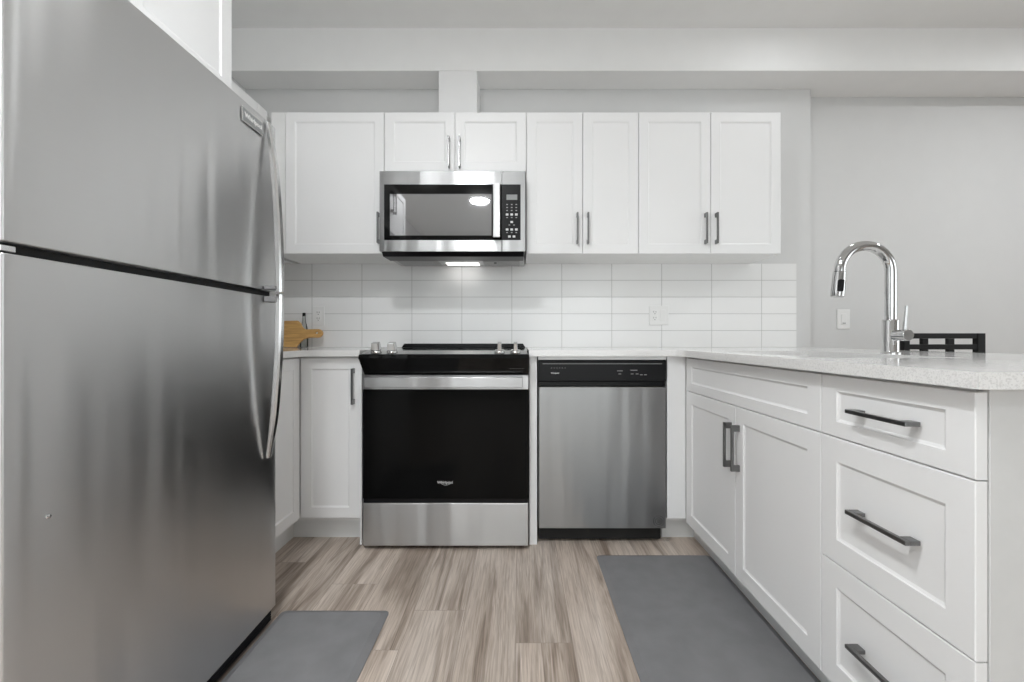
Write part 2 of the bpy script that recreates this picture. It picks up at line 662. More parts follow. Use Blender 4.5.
# ================================================================== THE ROOM
WALL_Y = 2.577        # kitchen wall
DIN_Y = 2.663         # wall of the dining side, a little farther back
LEFT_X = -1.68
STUB_X = 1.785
RIGHT_X = 5.0
REAR_Y = -3.6
struct(MB().box(LEFT_X - 0.1, RIGHT_X + 0.1, REAR_Y - 0.1, 2.8, -0.1, 0).build('floor', M['floor']))
struct(MB().box(LEFT_X - 0.1, RIGHT_X + 0.1, REAR_Y - 0.1, 2.8, CEIL_Z, CEIL_Z + 0.1).build('ceiling', M['ceil']))
struct(MB().box(LEFT_X - 0.1, STUB_X, WALL_Y, 2.8, 0, CEIL_Z).build('wall_back', M['wall']))
struct(MB().box(STUB_X, RIGHT_X + 0.1, DIN_Y, 2.8, 0, CEIL_Z).build('wall_dining', M['wall']))
# left, right and rear walls, each with a window opening
def wall_with_window(name, horizontal, pos, t, lo, hi, w0, w1, wz0, wz1):
    mb = MB()
    def seg(a, b, z0, z1):
        if b - a < 1e-4 or z1 - z0 < 1e-4:
            return
        if horizontal:
            mb.box(a, b, pos, pos + t, z0, z1)
        else:
            mb.box(pos, pos + t, a, b, z0, z1)
    seg(lo, w0, 0, CEIL_Z)
    seg(w1, hi, 0, CEIL_Z)
    seg(w0, w1, 0, wz0)
    seg(w0, w1, wz1, CEIL_Z)
    return struct(mb.build(name, M['wall']))


def window(name, horizontal, pos, w0, w1, wz0, wz1, inward):
    """frame with two mullions and the pane; a sky portal sits in the opening to guide the daylight sampling"""
    fr, gl = MB(), MB()
    def bar(mb, a, b, z0, z1, d0, d1):
        if horizontal:
            mb.box(a, b, pos + d0, pos + d1, z0, z1)
        else:
            mb.box(pos + d0, pos + d1, a, b, z0, z1)
    bar(fr, w0, w0 + 0.05, wz0, wz1, 0.02, 0.08)
    bar(fr, w1 - 0.05, w1, wz0, wz1, 0.02, 0.08)
    bar(fr, w0 + 0.05, w1 - 0.05, wz0, wz0 + 0.05, 0.02, 0.08)
    bar(fr, w0 + 0.05, w1 - 0.05, wz1 - 0.05, wz1, 0.02, 0.08)
    for k in (1, 2):
        c = w0 + (w1 - w0) * k / 3
        bar(fr, c - 0.025, c + 0.025, wz0 + 0.05, wz1 - 0.05, 0.02, 0.08)
    o = struct(fr.build(name, M['trim']))
    bar(gl, w0 + 0.045, w1 - 0.045, wz0 + 0.045, wz1 - 0.045, 0.047, 0.053)
    gl.build('pane', M['pane'], o)
    ld = bpy.data.lights.new('daylight_portal', 'AREA')
    ld.shape = 'RECTANGLE'
    ld.size, ld.size_y = w1 - w0, wz1 - wz0
    ld.cycles.is_portal = True
    lo_ = bpy.data.objects.new('daylight_portal', ld)
    COL.objects.link(lo_)
    c, zc = (w0 + w1) / 2, (wz0 + wz1) / 2
    lo_.location = (c, pos + 0.05, zc) if horizontal else (pos + 0.05, c, zc)
    lo_.rotation_euler = Vector(inward).to_track_quat('-Z', 'Y').to_euler()
    return o


for wn, wl, hor, pos, t_, lo, hi, w0, w1, wz0, wz1, inw in (
        ('window_1', 'wall_right', False, RIGHT_X, 0.1, REAR_Y - 0.1, DIN_Y, -1.9, 1.3, 0.6, 2.3, (-1, 0, 0)),
        ('window_2', 'wall_rear', True, REAR_Y - 0.1, 0.1, LEFT_X, RIGHT_X, -1.4, 2.0, 0.12, 2.3, (0, 1, 0)),
        ('fill_window_3', 'wall_left', False, LEFT_X - 0.1, 0.1, REAR_Y - 0.1, WALL_Y, -2.9, -0.7, 0.12, 2.3, (1, 0, 0))):  # left window is unseen, added as fill light for the peninsula fronts
    wall_with_window(wl, hor, pos, t_, lo, hi, w0, w1, wz0, wz1)
    window(wn, hor, pos, w0, w1, wz0, wz1, inw)

# the bulkhead along the top of the kitchen wall and the boxed-in hood duct
BH_Y, BH_Z = 2.397, 2.487
struct(MB().prism([(LEFT_X, BH_Y), (RIGHT_X, BH_Y), (RIGHT_X, DIN_Y), (STUB_X, DIN_Y), (STUB_X, WALL_Y), (LEFT_X, WALL_Y)], 2, BH_Z, CEIL_Z)
       .build('ceiling_bulkhead', M['ceil'], bevel=0.003))
struct(MB().box(-0.462, -0.243, 2.40, WALL_Y, 2.1775, BH_Z).build('trim_1', M['trim'], bevel=0.002))
# tiles behind the worktops
TX0, TX1, TZ0, TZ1 = LEFT_X + 0.001, 1.693, 0.90, 1.416
bs = MB().box(TX0, TX1, WALL_Y - 0.009, WALL_Y - 0.0005, TZ0, TZ1).build('backsplash', M['tile'])
# phase of the tile joints: bring a joint to X = -0.054 (and every 0.3055 m) and to Z = 1.4115
off = Vector((-0.3525 % 0.3055, 0, 0.9045 % 0.1026))
bs.location = off
for v in bs.data.vertices:
    v.co -= off
struct(bs)
struct(MB().prism(rounded([(DIN_Y - 0.014, 0), (DIN_Y - 0.0002, 0), (DIN_Y - 0.0002, 0.1), (DIN_Y - 0.014, 0.1)], [0, 0, 0, 0.006], 4),
                  0, STUB_X + 0.002, RIGHT_X - 0.001).build('baseboard_dining', M['trim']))
struct(MB().box(RIGHT_X - 0.014, RIGHT_X - 0.0002, REAR_Y + 0.015, DIN_Y - 0.015, 0, 0.1).build('baseboard_right', M['trim'], bevel=0.003))
struct(MB().box(LEFT_X + 0.001, RIGHT_X - 0.015, REAR_Y + 0.0002, REAR_Y + 0.014, 0, 0.1).build('baseboard_rear', M['trim'], bevel=0.003))

# ceiling lights
for (lx, ly, e, lab) in LIGHT_SPOTS:
    t = thing('ceiling_light', lab, 'ceiling light', (lx, ly, CEIL_Z), 'round flush ceiling lights')
    MB().lathe([(0.120, -0.0005), (0.132, -0.0005), (0.136, -0.010), (0.132, -0.020), (0.122, -0.022), (0.1175, -0.016)],
               (lx, ly, CEIL_Z)).build('frame', M['trim'], t, smooth=True)
    MB().lathe([(0.116, -0.012), (0.116, -0.017), (0.08, -0.021), (0.01, -0.0225)], (lx, ly, CEIL_Z)).build(
        'diffuser', emitter('lamp_diffuser', (0.965, 0.985, 1.0), e), t, smooth=True)

# ================================================================== UPPER CABINETS
UF = 2.258             # front plane of the upper doors
UZ0, UZ1 = 1.415, 2.175
G = 0.0015             # half of the gap between doors
T = 0.02
UBACK = WALL_Y - 0.0015


def upper(label, x0, x1, z0, z1, doors, handles, hz, filler=None):
    t = thing('wall_cabinet', label, 'cabinet', ((x0 + x1) / 2, UBACK, z0), 'upper cabinets')
    body = MB().box(x0 + 0.0005, x1 - 0.0005, UF + T + 0.001, UBACK, z0, z1)
    if filler:
        body.box(filler[0], filler[1], UF + 0.002, UF + T + 0.001, z0, z1)
    body.build('carcass', M['cabside'], t)
    for (a, b), hx in zip(doors, handles):
        d = MB(FRONT).shaker(a + G, b - G, z0 + 0.0005, z1 - 0.0005, -(UF + T)).build('door', M['cab'], t)
        MB(FRONT).pull(hx, hz, -UF, 0.165, True).build('handle', M['pull'], d, 'dark metal bar handle', bevel=0.001)
    return t


X = [-1.259, -0.7275, -0.347, 0.036, 0.340, 0.640, 1.028, 1.406]
upper('white shaker wall cabinet with one wide door beside the refrigerator, left of the microwave', LEFT_X + 0.345, X[1], UZ0, UZ1,
      [(X[0], X[1])], [-0.755], 1.55, (LEFT_X + 0.345, X[0] - 0.001))
upper('short white two-door wall cabinet directly above the microwave', X[1], X[3], 1.858, UZ1,
      [(X[1], X[2]), (X[2], X[3])], [X[2] - 0.031, X[2] + 0.026], 1.955)
upper('tall white wall cabinet with two narrow doors just right of the microwave', X[3], X[5], UZ0, UZ1,
      [(X[3], X[4]), (X[4], X[5])], [X[4] - 0.031, X[4] + 0.026], 1.548)
upper('tall white wall cabinet with two wider doors at the free end of the upper row', X[5], X[7], UZ0, UZ1,
      [(X[5], X[6]), (X[6], X[7])], [X[6] - 0.031, X[6] + 0.026], 1.548)

# along the left wall, hidden for the most part behind the refrigerator
LUX = -1.352
t = thing('wall_cabinet', 'white wall cabinet in the corner between the refrigerator and the tiled wall', 'cabinet', (LEFT_X, 1.9, UZ0), 'upper cabinets')
MB().box(LEFT_X + 0.0015, LUX - T - 0.001, 1.50, UBACK, UZ0, UZ1).box(LUX - T - 0.001, LUX - 0.001, 2.17, 2.255, UZ0, UZ1).build('carcass', M['cabside'], t)
d = MB(EAST).shaker(1.502, 2.168, UZ0, UZ1, LUX - T).build('door', M['cab'], t)
MB(EAST).pull(1.535, 1.55, LUX, 0.165, True).build('handle', M['pull'], d, 'dark metal bar handle', bevel=0.001)

OFX = -1.000
t = thing('wall_cabinet', 'deep white two-door cabinet hung above the refrigerator', 'cabinet', (LEFT_X, 1.07, 1.79), 'upper cabinets')
MB().box(LEFT_X + 0.0015, OFX - T - 0.001, 0.67, 1.462, 1.79, UZ1).build('carcass', M['cabside'], t)
for a, b, hx in ((0.67, 1.066, 1.035), (1.066, 1.462, 1.097)):
    d = MB(EAST).shaker(a + G, b - G, 1.79, UZ1, OFX - T, s=0.05).build('door', M['cab'], t)
    MB(EAST).pull(hx, 2.02, OFX, 0.165, True).build('handle', M['pull'], d, 'dark metal bar handle', bevel=0.001)

# ================================================================== BASE CABINETS
BF = 1.953            # front plane of the doors on the back run
BZ0, BZ1 = 0.124, 0.868
CT0, CT1 = 0.877, 0.905
KICK = 0.104
BX = -1.021           # front plane of the left run
PX = 0.772            # front plane of the peninsula

t = thing('base_cabinet', 'white corner base cabinet with two narrow right-angled doors between refrigerator and oven range', 'cabinet', (BX, BF, 0), 'base cabinets')
cc = MB().box(LEFT_X + 0.0015, -0.7435, BF + T + 0.001, UBACK - 0.01, KICK, CT0 - 0.0005)
cc.box(LEFT_X + 0.0015, BX - T - 0.001, 1.475, BF + T + 0.001, KICK, CT0 - 0.0005)
cc.box(BX - T - 0.001, BX, 1.475, 1.664, BZ0, CT0 - 0.0005)
cc.build('carcass', M['cabside'], t)
MB().box(-0.7425, -0.7335, BF, UBACK - 0.01, 0.0005, CT0 - 0.0005).build('side_panel', M['cabside'], t)
MB().box(-1.11, -0.743, 2.028, 2.045, 0.0005, KICK).box(-1.11, -1.09, 1.475, 2.028, 0.0005, KICK).build('toe_kick', M['kick'], t)
d = MB(FRONT).shaker(BX + 0.003, -0.742, BZ0, BZ1, -(BF + T)).build('door', M['cab'], t)
MB(FRONT).pull(-0.769, 0.738, -BF, 0.165, True).build('handle', M['pull'], d, 'dark metal bar handle', bevel=0.001)
d = MB(EAST).shaker(1.667, BF - 0.002, BZ0, BZ1, BX - T).build('door', M['cab'], t)

# slim panel between range and dishwasher
tag(MB().box(0.046, 0.0815, BF, UBACK - 0.01, 0.0005, CT0 - 0.0005).build('divider_panel', M['cab'], bevel=0.001),
    'slim white vertical panel standing between the oven range and the dishwasher', 'panel')

# corner unit right of the dishwasher
t = thing('base_cabinet', 'white blind corner base cabinet with a plain filler strip right of the dishwasher', 'cabinet', (1.0, BF, 0), 'base cabinets')
MB().box(0.686, 0.772, BF, BF + T, 0.122, CT0 - 0.0005).build('filler_strip', M['cab'], t, bevel=0.001)
MB().box(0.686, 1.395, BF + T + 0.001, UBACK - 0.01, KICK, CT0 - 0.0005).build('carcass', M['cabside'], t)
MB().box(0.686, 0.868, 2.028, 2.045, 0.0005, KICK).build('toe_kick', M['kick'], t)

# peninsula: sink base with two doors and a false drawer front
SY0, SY1, SYM = 1.075, 1.937, 1.5025
DZ = 0.7185
t = thing('base_cabinet', 'white two-door sink base cabinet of the peninsula with a plain panel above the doors', 'cabinet', (PX, 1.5, 0), 'base cabinets')
c0 = PX + T + 0.001
b = MB()
b.box(c0, 1.395, SY0 + 0.0005, SY0 + 0.018, KICK, CT0 - 0.0005)
b.box(c0, 1.395, 1.934, 1.952, KICK, CT0 - 0.0005)
b.box(c0, 1.395, SY0 + 0.018, 1.934, KICK, KICK + 0.018)
b.box(1.377, 1.395, SY0 + 0.018, 1.934, KICK + 0.018, CT0 - 0.0005)
b.box(c0, c0 + 0.018, SY0 + 0.018, 1.934, 0.70, CT0 - 0.0005)
b.box(PX + 0.002, c0, SY1 + 0.001, 1.952, KICK, CT0 - 0.0005)
b.build('carcass', M['cabside'], t)
MB().box(0.842, 0.858, 0.74, 2.027, 0.0005, KICK - 0.0005).build('toe_kick', M['kick'], t)
d = MB(WEST).shaker(SY0 + G, SY1 - G, DZ + G, BZ1, -(PX + T), s=0.037, sx=0.05).build('front_panel', M['cab'], t)
for a, bb, hy in ((SY0, SYM, SYM - 0.0275), (SYM, SY1, SYM + 0.0275)):
    d = MB(WEST).shaker(a + G, bb - G, 0.108, DZ - G, -(PX + T), s=0.054, sx=0.05).build('door', M['cab'], t)
    MB(WEST).pull(hy, 0.5735, -PX, 0.162, True).build('handle', M['pull'], d, 'dark metal bar handle', bevel=0.001)

# peninsula: three drawers
DY0, DY1 = 0.711, 1.075
t = thing('base_cabinet', 'white three-drawer base cabinet at the free end of the peninsula', 'cabinet', (PX, 0.89, 0), 'base cabinets')
MB().box(c0, 1.395, DY0 + 0.021, DY1 - 0.0005, KICK, CT0 - 0.0005).build('carcass', M['cabside'], t)
for z0, z1 in ((DZ, BZ1 + G), (0.411, DZ), (0.106, 0.411)):
    d = MB(WEST).shaker(DY0, DY1 - G, z0 + G, z1 - G, -(PX + T), s=0.037 if z1 > 0.8 else 0.057, sx=0.05).build('drawer_front', M['cab'], t)
    MB(WEST).pull(0.8835, (z0 + z1) / 2, -PX, 0.151, False).build('handle', M['pull'], d, 'dark metal bar handle', bevel=0.001)
t2 = tag(MB().box(PX + T + 0.003, 1.42, DY0 - 0.001, DY0 + 0.019, 0.0005, CT0 - 0.0005).build('end_panel', M['panelside'], bevel=0.0015),
         'white end panel closing off the free end of the peninsula beside the drawers', 'panel')
tag(MB().box(1.397, 1.415, DY0 + 0.020, 2.56, 0.0005, CT0 - 0.0005).build('back_panel', M['cabside']),
    'white back panel of the peninsula facing the dining side', 'panel')

# ================================================================== WORKTOPS, SINK, TAP
CF = 1.924            # front edge of the worktop on the back run
left_top = rounded([(LEFT_X + 0.002, 1.473), (-0.992, 1.473), (-0.992, CF), (-0.7325, CF), (-0.7325, WALL_Y - 0.0095), (LEFT_X + 0.002, WALL_Y - 0.0095)],
                   [0, 0.004, 0.05, 0.004, 0, 0], 8)
tag(slab_with_holes(left_top, [], CT0, CT1).build('worktop', M['quartz'], bevel=0.003),
    'white speckled quartz worktop left of the oven range with the cutting board on it', 'worktop', 'quartz worktops')
PXE = 1.752
right_top = rounded([(0.0425, CF), (0.744, CF), (0.744, 0.680), (PXE, 0.680), (PXE, WALL_Y - 0.0095), (0.0425, WALL_Y - 0.0095)],
                    [0.004, 0.05, 0, 0.03, 0, 0], 8)
SKX0, SKX1, SKY0, SKY1 = 0.875, 1.255, 1.17, 1.85
hole = rounded([(SKX0, SKY0), (SKX1, SKY0), (SKX1, SKY1), (SKX0, SKY1)], 0.03, 6)
tag(slab_with_holes(right_top, [hole], CT0, CT1).build('worktop', M['quartz'], bevel=0.003),
    'white speckled quartz worktop over the dishwasher and peninsula with the chrome tap on it', 'worktop', 'quartz worktops')
# undermount sink basin
t = thing('sink', 'stainless undermount sink set into the peninsula worktop below the chrome tap', 'sink', (1.065, 1.51, 0.69))
rim = rounded([(SKX0 - 0.012, SKY0 - 0.012), (SKX1 + 0.012, SKY0 - 0.012), (SKX1 + 0.012, SKY1 + 0.012), (SKX0 - 0.012, SKY1 + 0.012)], 0.04, 6)
inn = rounded([(SKX0 + 0.002, SKY0 + 0.002), (SKX1 - 0.002, SKY0 + 0.002), (SKX1 - 0.002, SKY1 - 0.002), (SKX0 + 0.002, SKY1 - 0.002)], 0.03, 6)
bot = rounded([(SKX0 + 0.014, SKY0 + 0.014), (SKX1 - 0.014, SKY0 + 0.014), (SKX1 - 0.014, SKY1 - 0.014), (SKX0 + 0.014, SKY1 - 0.014)], 0.05, 6)
out = rounded([(SKX0, SKY0), (SKX1, SKY0), (SKX1, SKY1), (SKX0, SKY1)], 0.03, 6)
n = len(rim)
mb = MB()
loops = [(out, 0.690), (out, 0.872), (rim, 0.872), (rim, 0.8755), (inn, 0.8755), (inn, 0.715), (bot, 0.697)]
vs = [(x, y, z) for lp, z in loops for x, y in lp]
fs = []
for i in range(len(loops) - 1):
    for k in range(n):
        a, bb = i * n + k, i * n + (k + 1) % n
        fs.append((a, bb, bb + n, a + n))
fs += [list(range(n)), [(len(loops) - 1) * n + k for k in range(n)]]
mb.add(vs, fs).build('basin', M['sink'], t, smooth=True)
MB().lathe([(0.044, 0), (0.044, 0.004), (0.036, 0.006), (0.03, 0.003)], (1.065, 1.51, 0.6972)).build('drain', M['chrome'], t, smooth=True)

# tap
FX, FY = 1.334, 1.51
t = thing('kitchen_tap', 'tall chrome gooseneck tap with pull-down spray head on the peninsula worktop', 'tap', (FX, FY, CT1))
MB().lathe([(0.030, 0.0), (0.030, 0.004), (0.0255, 0.007), (0.0250, 0.008), (0.0250, 0.118), (0.0235, 0.122), (0.017, 0.123)], (FX, FY, CT1)).build('body', M['chrome'], t, smooth=True)
R = 0.0915
zt = 1.311 - 0.0185 - R      # centre height of the bend
pts = [(FX, FY, CT1 + 0.118), (FX, FY, CT1 + 0.16), (FX, FY, zt - 0.03)]
NA = 22
for k in range(NA + 1):
    a = PI * 1.0 * k / NA
    pts.append((FX - R + R * math.cos(a), FY, zt + R * math.sin(a)))
MB().tube(pts, 0.0178, 24).build('spout', M['chrome'], t, smooth=True)
ex, ez = FX - 2 * R, zt
dx = -0.009
def hp(s):
    return (ex + dx * s, FY, ez - 0.092 * s)
sh = MB().tube([hp(-0.02), hp(0.02), hp(0.03), hp(0.05), hp(0.45), hp(0.98), hp(1.0)],
               [0.0185, 0.0185, 0.0172, 0.0195, 0.0208, 0.0220, 0.0205], 24).build('spray_head', M['chrome'], t, smooth=True)
q = hp(0.58)
qq = MB()
ca = Vector((dx, 0, -0.092)).normalized()
qq.prism(rounded([(-0.0085, -0.021), (0.0085, -0.021), (0.0085, 0.021), (-0.0085, 0.021)], 0.004, 4), 1, FY - 0.0245, FY - 0.015)
rot = Matrix.Rotation(math.atan2(-dx, 0.092), 3, 'Y')
qq.v = [Vector((q[0], FY, q[2])) + rot @ (Vector((p.x, p.y - FY, p.z))) + Vector((-0.006, 0, 0)) for p in qq.v]
qq.build('spray_button', M['black'], sh, 'black spray button')
h = MB().cyl((FX, FY - 0.020, CT1 + 0.066), (FX, FY - 0.070, CT1 + 0.066), 0.0195, seg=28).build('handle_hub', M['chrome'], t, smooth=True, bevel=0.0015)
MB().tube([(FX - 0.002, FY - 0.056, CT1 + 0.080), (FX - 0.001, FY - 0.058, CT1 + 0.11), (FX + 0.002, FY - 0.060, CT1 + 0.167)], [0.0058, 0.005, 0.0042], 14).build('lever', M['chrome'], h, smooth=True)

# ================================================================== REFRIGERATOR
FRX = -0.826
FY0, FY1 = 0.672, 1.432
FT = 1.675
t = thing('refrigerator', 'tall stainless top-freezer refrigerator with two curved bar handles', 'refrigerator', (-1.25, 1.06, 0))
MB().box(-1.60, FRX - 0.068, FY0 + 0.004, FY1 - 0.004, 0.03, FT - 0.012).build('body', M['greybody'], t, 'dark grey painted cabinet', bevel=0.006)
for fx_ in (-1.53, -0.96):
    for fy_ in (0.76, 1.36):
        MB().cyl((fx_, fy_, 0.0005), (fx_, fy_, 0.0305), 0.02).build('foot', M['black'], t)
gr = MB().box(FRX - 0.066, FRX - 0.016, FY0 + 0.01, FY1 - 0.01, 0.012, 0.055)
for k in range(5):
    gr.box(FRX - 0.016, FRX - 0.009, FY0 + 0.02, FY1 - 0.02, 0.014 + k * 0.008, 0.018 + k * 0.008)
gr.build('base_grille', M['black'], t, 'black plastic base grille')
SPL0, SPL1 = 1.098, 1.117


def fdoor(z0, z1):
    """door slab with a very slightly crowned front and rounded long edges"""
    prof = []
    n = 24
    for k in range(n + 1):
        s = k / n
        y = FY0 + (FY1 - FY0) * s
        e = min(s, 1 - s) * (FY1 - FY0)
        crown = 0.004 * (1 - (2 * s - 1) ** 2)
        edge = 0
        prof.append((FRX - 0.004 + crown - edge, y))
    # finer edge points
    ex = []
    for e in (0.0, 0.0006, 0.0016, 0.003, 0.0044):
        ex.append((FRX - 0.004 + 0.004 * (1 - (1 - 2 * e / (FY1 - FY0)) ** 2) - (0.005 - math.sqrt(max(0, 0.005 ** 2 - (0.005 - e) ** 2))), e))
    prof = [(x, FY0 + e) for x, e in ex] + prof[1:-1] + [(x, FY1 - e) for x, e in ex[::-1]]
    prof += [(FRX - 0.064, FY1), (FRX - 0.064, FY0)]
    return MB().prism(prof, 2, z0, z1)


fz = fdoor(SPL1, FT).build('freezer_door', M['fridge'], t, smooth=True, bevel=0.002)
fr = fdoor(0.052, SPL0).build('refrigerator_door', M['fridge'], t, smooth=True, bevel=0.002)
MB().box(FRX - 0.060, FRX - 0.024, FY0 + 0.02, FY1 - 0.004, SPL0 + 0.0003, SPL1 - 0.0003).build('gasket', M['mblack'], t, 'black gasket strip between the two doors')
MB().box(FRX - 0.052, FRX - 0.006, FY0 + 0.001, FY0 + 0.022, SPL0 + 0.003, SPL1 - 0.006).build('hinge', M['steelv'], t, 'bright metal centre hinge', bevel=0.001)
MB().box(FRX - 0.062, FRX - 0.01, FY0 + 0.002, FY0 + 0.06, FT + 0.0003, FT + 0.014).build('hinge_cover', M['greybody'], t, bevel=0.003)


def fhandle(za, zb, peak):
    """curved strap: touches the door at za, stands off most at zb"""
    n = 18
    yc = 1.376
    mb = MB()
    vs, fs = [], []
    for k in range(n + 1):
        s = k / n
        z = za + (zb - za) * s
        o_ = peak * (1 - (1 - s) ** 2.0) + 0.0015
        w = 0.0105 + 0.0025 * min(1, s * 3)
        th = 0.008 + 0.008 * min(1, s * 4)
        x0 = FRX + o_
        # slightly rounded outer face
        for (dx_, dy) in ((0, -w), (th * 0.7, -w), (th, -w * 0.6), (th, w * 0.6), (th * 0.7, w), (0, w)):
            vs.append((x0 + dx_, yc + dy, z))
    for k in range(n):
        for j in range(6):
            a, bb = k * 6 + j, k * 6 + (j + 1) % 6
            fs.append((a, bb, bb + 6, a + 6))
    fs += [list(range(6)), [n * 6 + j for j in range(6)]]
    return mb.add(vs, fs)


h1 = fhandle(1.664, 1.111, 0.034).build('handle', M['steelv'], fz, 'bright curved steel handle', smooth=True)
MB().box(FRX + 0.0005, FRX + 0.036, 1.356, 1.396, 1.1185, 1.130).build('handle_mount', M['greybody'], h1, 'dark grey end bracket', bevel=0.002)
h2 = fhandle(0.570, 1.103, 0.034).build('handle', M['steelv'], fr, 'bright curved steel handle', smooth=True)
MB().box(FRX + 0.0005, FRX + 0.036, 1.356, 1.396, 1.078, 1.0965).build('handle_mount', M['greybody'], h2, 'dark grey end bracket', bevel=0.002)
# badge plate near the top far corner of the freezer door
bd = MB().box(FRX + 0.0002, FRX + 0.0035, 1.246, 1.350, 1.607, 1.652).build('badge', M['chrome'], fz, 'small rectangular chrome badge', bevel=0.002)
MB().box(FRX + 0.0034, FRX + 0.0040, 1.250, 1.346, 1.611, 1.648).build('badge_field', M['lcd'], bd)
text('badge_lettering', 'Whirlpool', 0.02, M['plastic'], (FRX + 0.0041, 1.298, 1.629), '+X', bd, width=0.084, bold=0.0004)
MB().lathe([(0.0045, 0), (0.0042, 0.002), (0.003, 0.0034), (0.001, 0.004)], (0, 0, 0)).build('stud', M['chrome'], None)
st = bpy.data.objects['stud']
st.parent = fr
st.rotation_euler = (0, PI / 2, 0)
st.location = Vector((FRX - 0.0028, 0.738, 0.647)) - t.location

# ================================================================== OVEN RANGE
RX0, RX1 = -0.7115, 0.0405
RF = 1.905
RC = (RX0 + RX1) / 2
t = thing('oven_range', 'slide-in electric range with a black glass oven door and a stainless drawer', 'range', (RC, 2.2, 0))
MB().box(RX0 + 0.003, RX1 - 0.003, RF + 0.045, UBACK - 0.012, 0.03, 0.893).build('body', M['greybody'], t)
for fx_ in (RX0 + 0.08, RX1 - 0.08):
    for fy_ in (2.01, 2.48):
        MB().cyl((fx_, fy_, 0.0005), (fx_, fy_, 0.0305), 0.018).build('foot', M['black'], t)
MB().box(RX0 + 0.002, RX1 - 0.002, RF + 0.03, UBACK - 0.06, 0.8935, 0.904).build('cooktop', M['blackgl'], t, 'black glass cooktop', bevel=0.002)
for bx_, by_, br_ in ((-0.17, 2.13, 0.085), (0.17, 2.13, 0.105), (-0.17, 2.38, 0.095), (0.17, 2.38, 0.075)):
    ring = MB()
    seg = 40
    vs, fs = [], []
    for k in range(seg):
        a = 2 * PI * k / seg
        for r_ in (br_, br_ - 0.003):
            vs.append((RC + bx_ + r_ * math.cos(a), by_ + r_ * math.sin(a), 0.9043))
    for k in range(seg):
        a, bb = 2 * k, 2 * ((k + 1) % seg)
        fs.append((a, bb, bb + 1, a + 1))
    ring.add(vs, fs).build('burner_ring', M['dimink'], t)
# black raised vent rail along the back of the cooktop
MB().prism([(RX0 + 0.004, 0.9045), (RX0 + 0.020, 0.928), (RX1 - 0.020, 0.928), (RX1 - 0.004, 0.9045)], 1, UBACK - 0.058, UBACK - 0.012).build('rear_rail', M['black'], t, bevel=0.002)
# stainless deck that carries the knobs
MB().prism([(RF - 0.034, 0.8895), (RF + 0.029, 0.9045), (RF + 0.029, 0.8935), (RF - 0.025, 0.886)], 0, RX0 + 0.006, RX1 - 0.006).build('knob_deck', M['steelv'], t, 'stainless strip', bevel=0.0008)
# tall black glass fascia; flares wider to the top
cp = MB()
vs = []
for (x0, x1, y, z) in ((RX0 - 0.004, RX1 + 0.002, RF - 0.036, 0.8885), (RX0 + 0.012, RX1 - 0.001, RF - 0.012, 0.796),
                       (RX0 + 0.012, RX1 - 0.001, RF + 0.040, 0.796), (RX0 - 0.004, RX1 + 0.002, RF - 0.026, 0.8845)):
    vs += [(x0, y, z), (x1, y, z)]
# bent side: extra ring halfway
vs[2:2] = [(RX0 - 0.006, RF - 0.0385, 0.872), (RX1 + 0.003, RF - 0.0385, 0.872)]
fs = [(0, 1, 3, 2), (2, 3, 5, 4), (4, 5, 7, 6), (6, 7, 9, 8), (8, 9, 1, 0), (0, 2, 4, 6, 8), (1, 3, 5, 7, 9)]
cpo = cp.add(vs, fs).build('control_fascia', M['blackgl'], t, 'black glass control fascia', bevel=0.002)
for k in range(5):
    MB().box(RX1 - 0.085 + k * 0.014, RX1 - 0.078 + k * 0.014, RF - 0.0302, RF - 0.0285, 0.8245, 0.8255).build('touch_mark', M['dimink'], cpo)
# knobs
for kx in (375.5, 391.5, 499.5, 515.5):
    px = (kx - 519.5) / 420 * 1.888
    ax = Vector((0, -0.22, 1)).normalized()
    p = Vector((px, RF - 0.006, 0.8985))
    kb = MB().tube([p, p + ax * 0.005, p + ax * 0.008, p + ax * 0.010], [0.0245, 0.0245, 0.022, 0.012], 28)
    kb = kb.build('knob', M['steelv'], t, 'round steel knob with raised grip', smooth=True)
    g = MB()
    turned = kx > 450
    w, l = (0.010, 0.020) if turned else (0.019, 0.019)
    z0, z1 = 0.008, 0.044
    vv = []
    for (s, zz) in ((1.0, z0), (0.82, z1)):
        vv += [(-w * s, -l * s, zz), (w * s, -l * s, zz), (w * s, l * s, zz), (-w * s, l * s, zz)]
    g.add(vv, [(0, 1, 2, 3), (4, 5, 6, 7), (0, 1, 5, 4), (1, 2, 6, 5), (2, 3, 7, 6), (3, 0, 4, 7)])
    q3 = Vector((0, 0, 1)).rotation_difference(ax).to_matrix()
    g.v = [p + q3 @ v for v in g.v]
    g.build('grip', M['chrome'], kb, bevel=0.003)
# oven door: black glass slab, steel top band with a wide flat handle
od = MB().box(RX0, RX1, RF, RF + 0.042, 0.232, 0.728).build('oven_door', M['blackdoor'], t, 'black glass oven door', bevel=0.002)
MB().box(RX0, RX1, RF - 0.002, RF + 0.042, 0.7285, 0.793).build('door_band', M['steel'], od, 'stainless band', bevel=0.001)
MB().prism(rounded([(RX0 + 0.022, 0.741), (RX1 - 0.026, 0.741), (RX1 - 0.026, 0.787), (RX0 + 0.022, 0.787)], 0.003, 3), 1, RF - 0.046, RF - 0.034).box(
    RX0 + 0.028, RX0 + 0.052, RF - 0.034, RF - 0.0025, 0.750, 0.778).box(RX1 - 0.056, RX1 - 0.032, RF - 0.034, RF - 0.0025, 0.750, 0.778).build(
    'handle', M['steelmw'], od, 'wide flat stainless bar handle', bevel=0.002)
lg = text('lettering', 'Whirlpool', 0.02, M['ink'], (-0.3385, RF - 0.0002, 0.305), '-Y', od, width=0.070, bold=0.0003, label='pale brand lettering')
ring = MB()
seg = 36
vs, fs = [], []
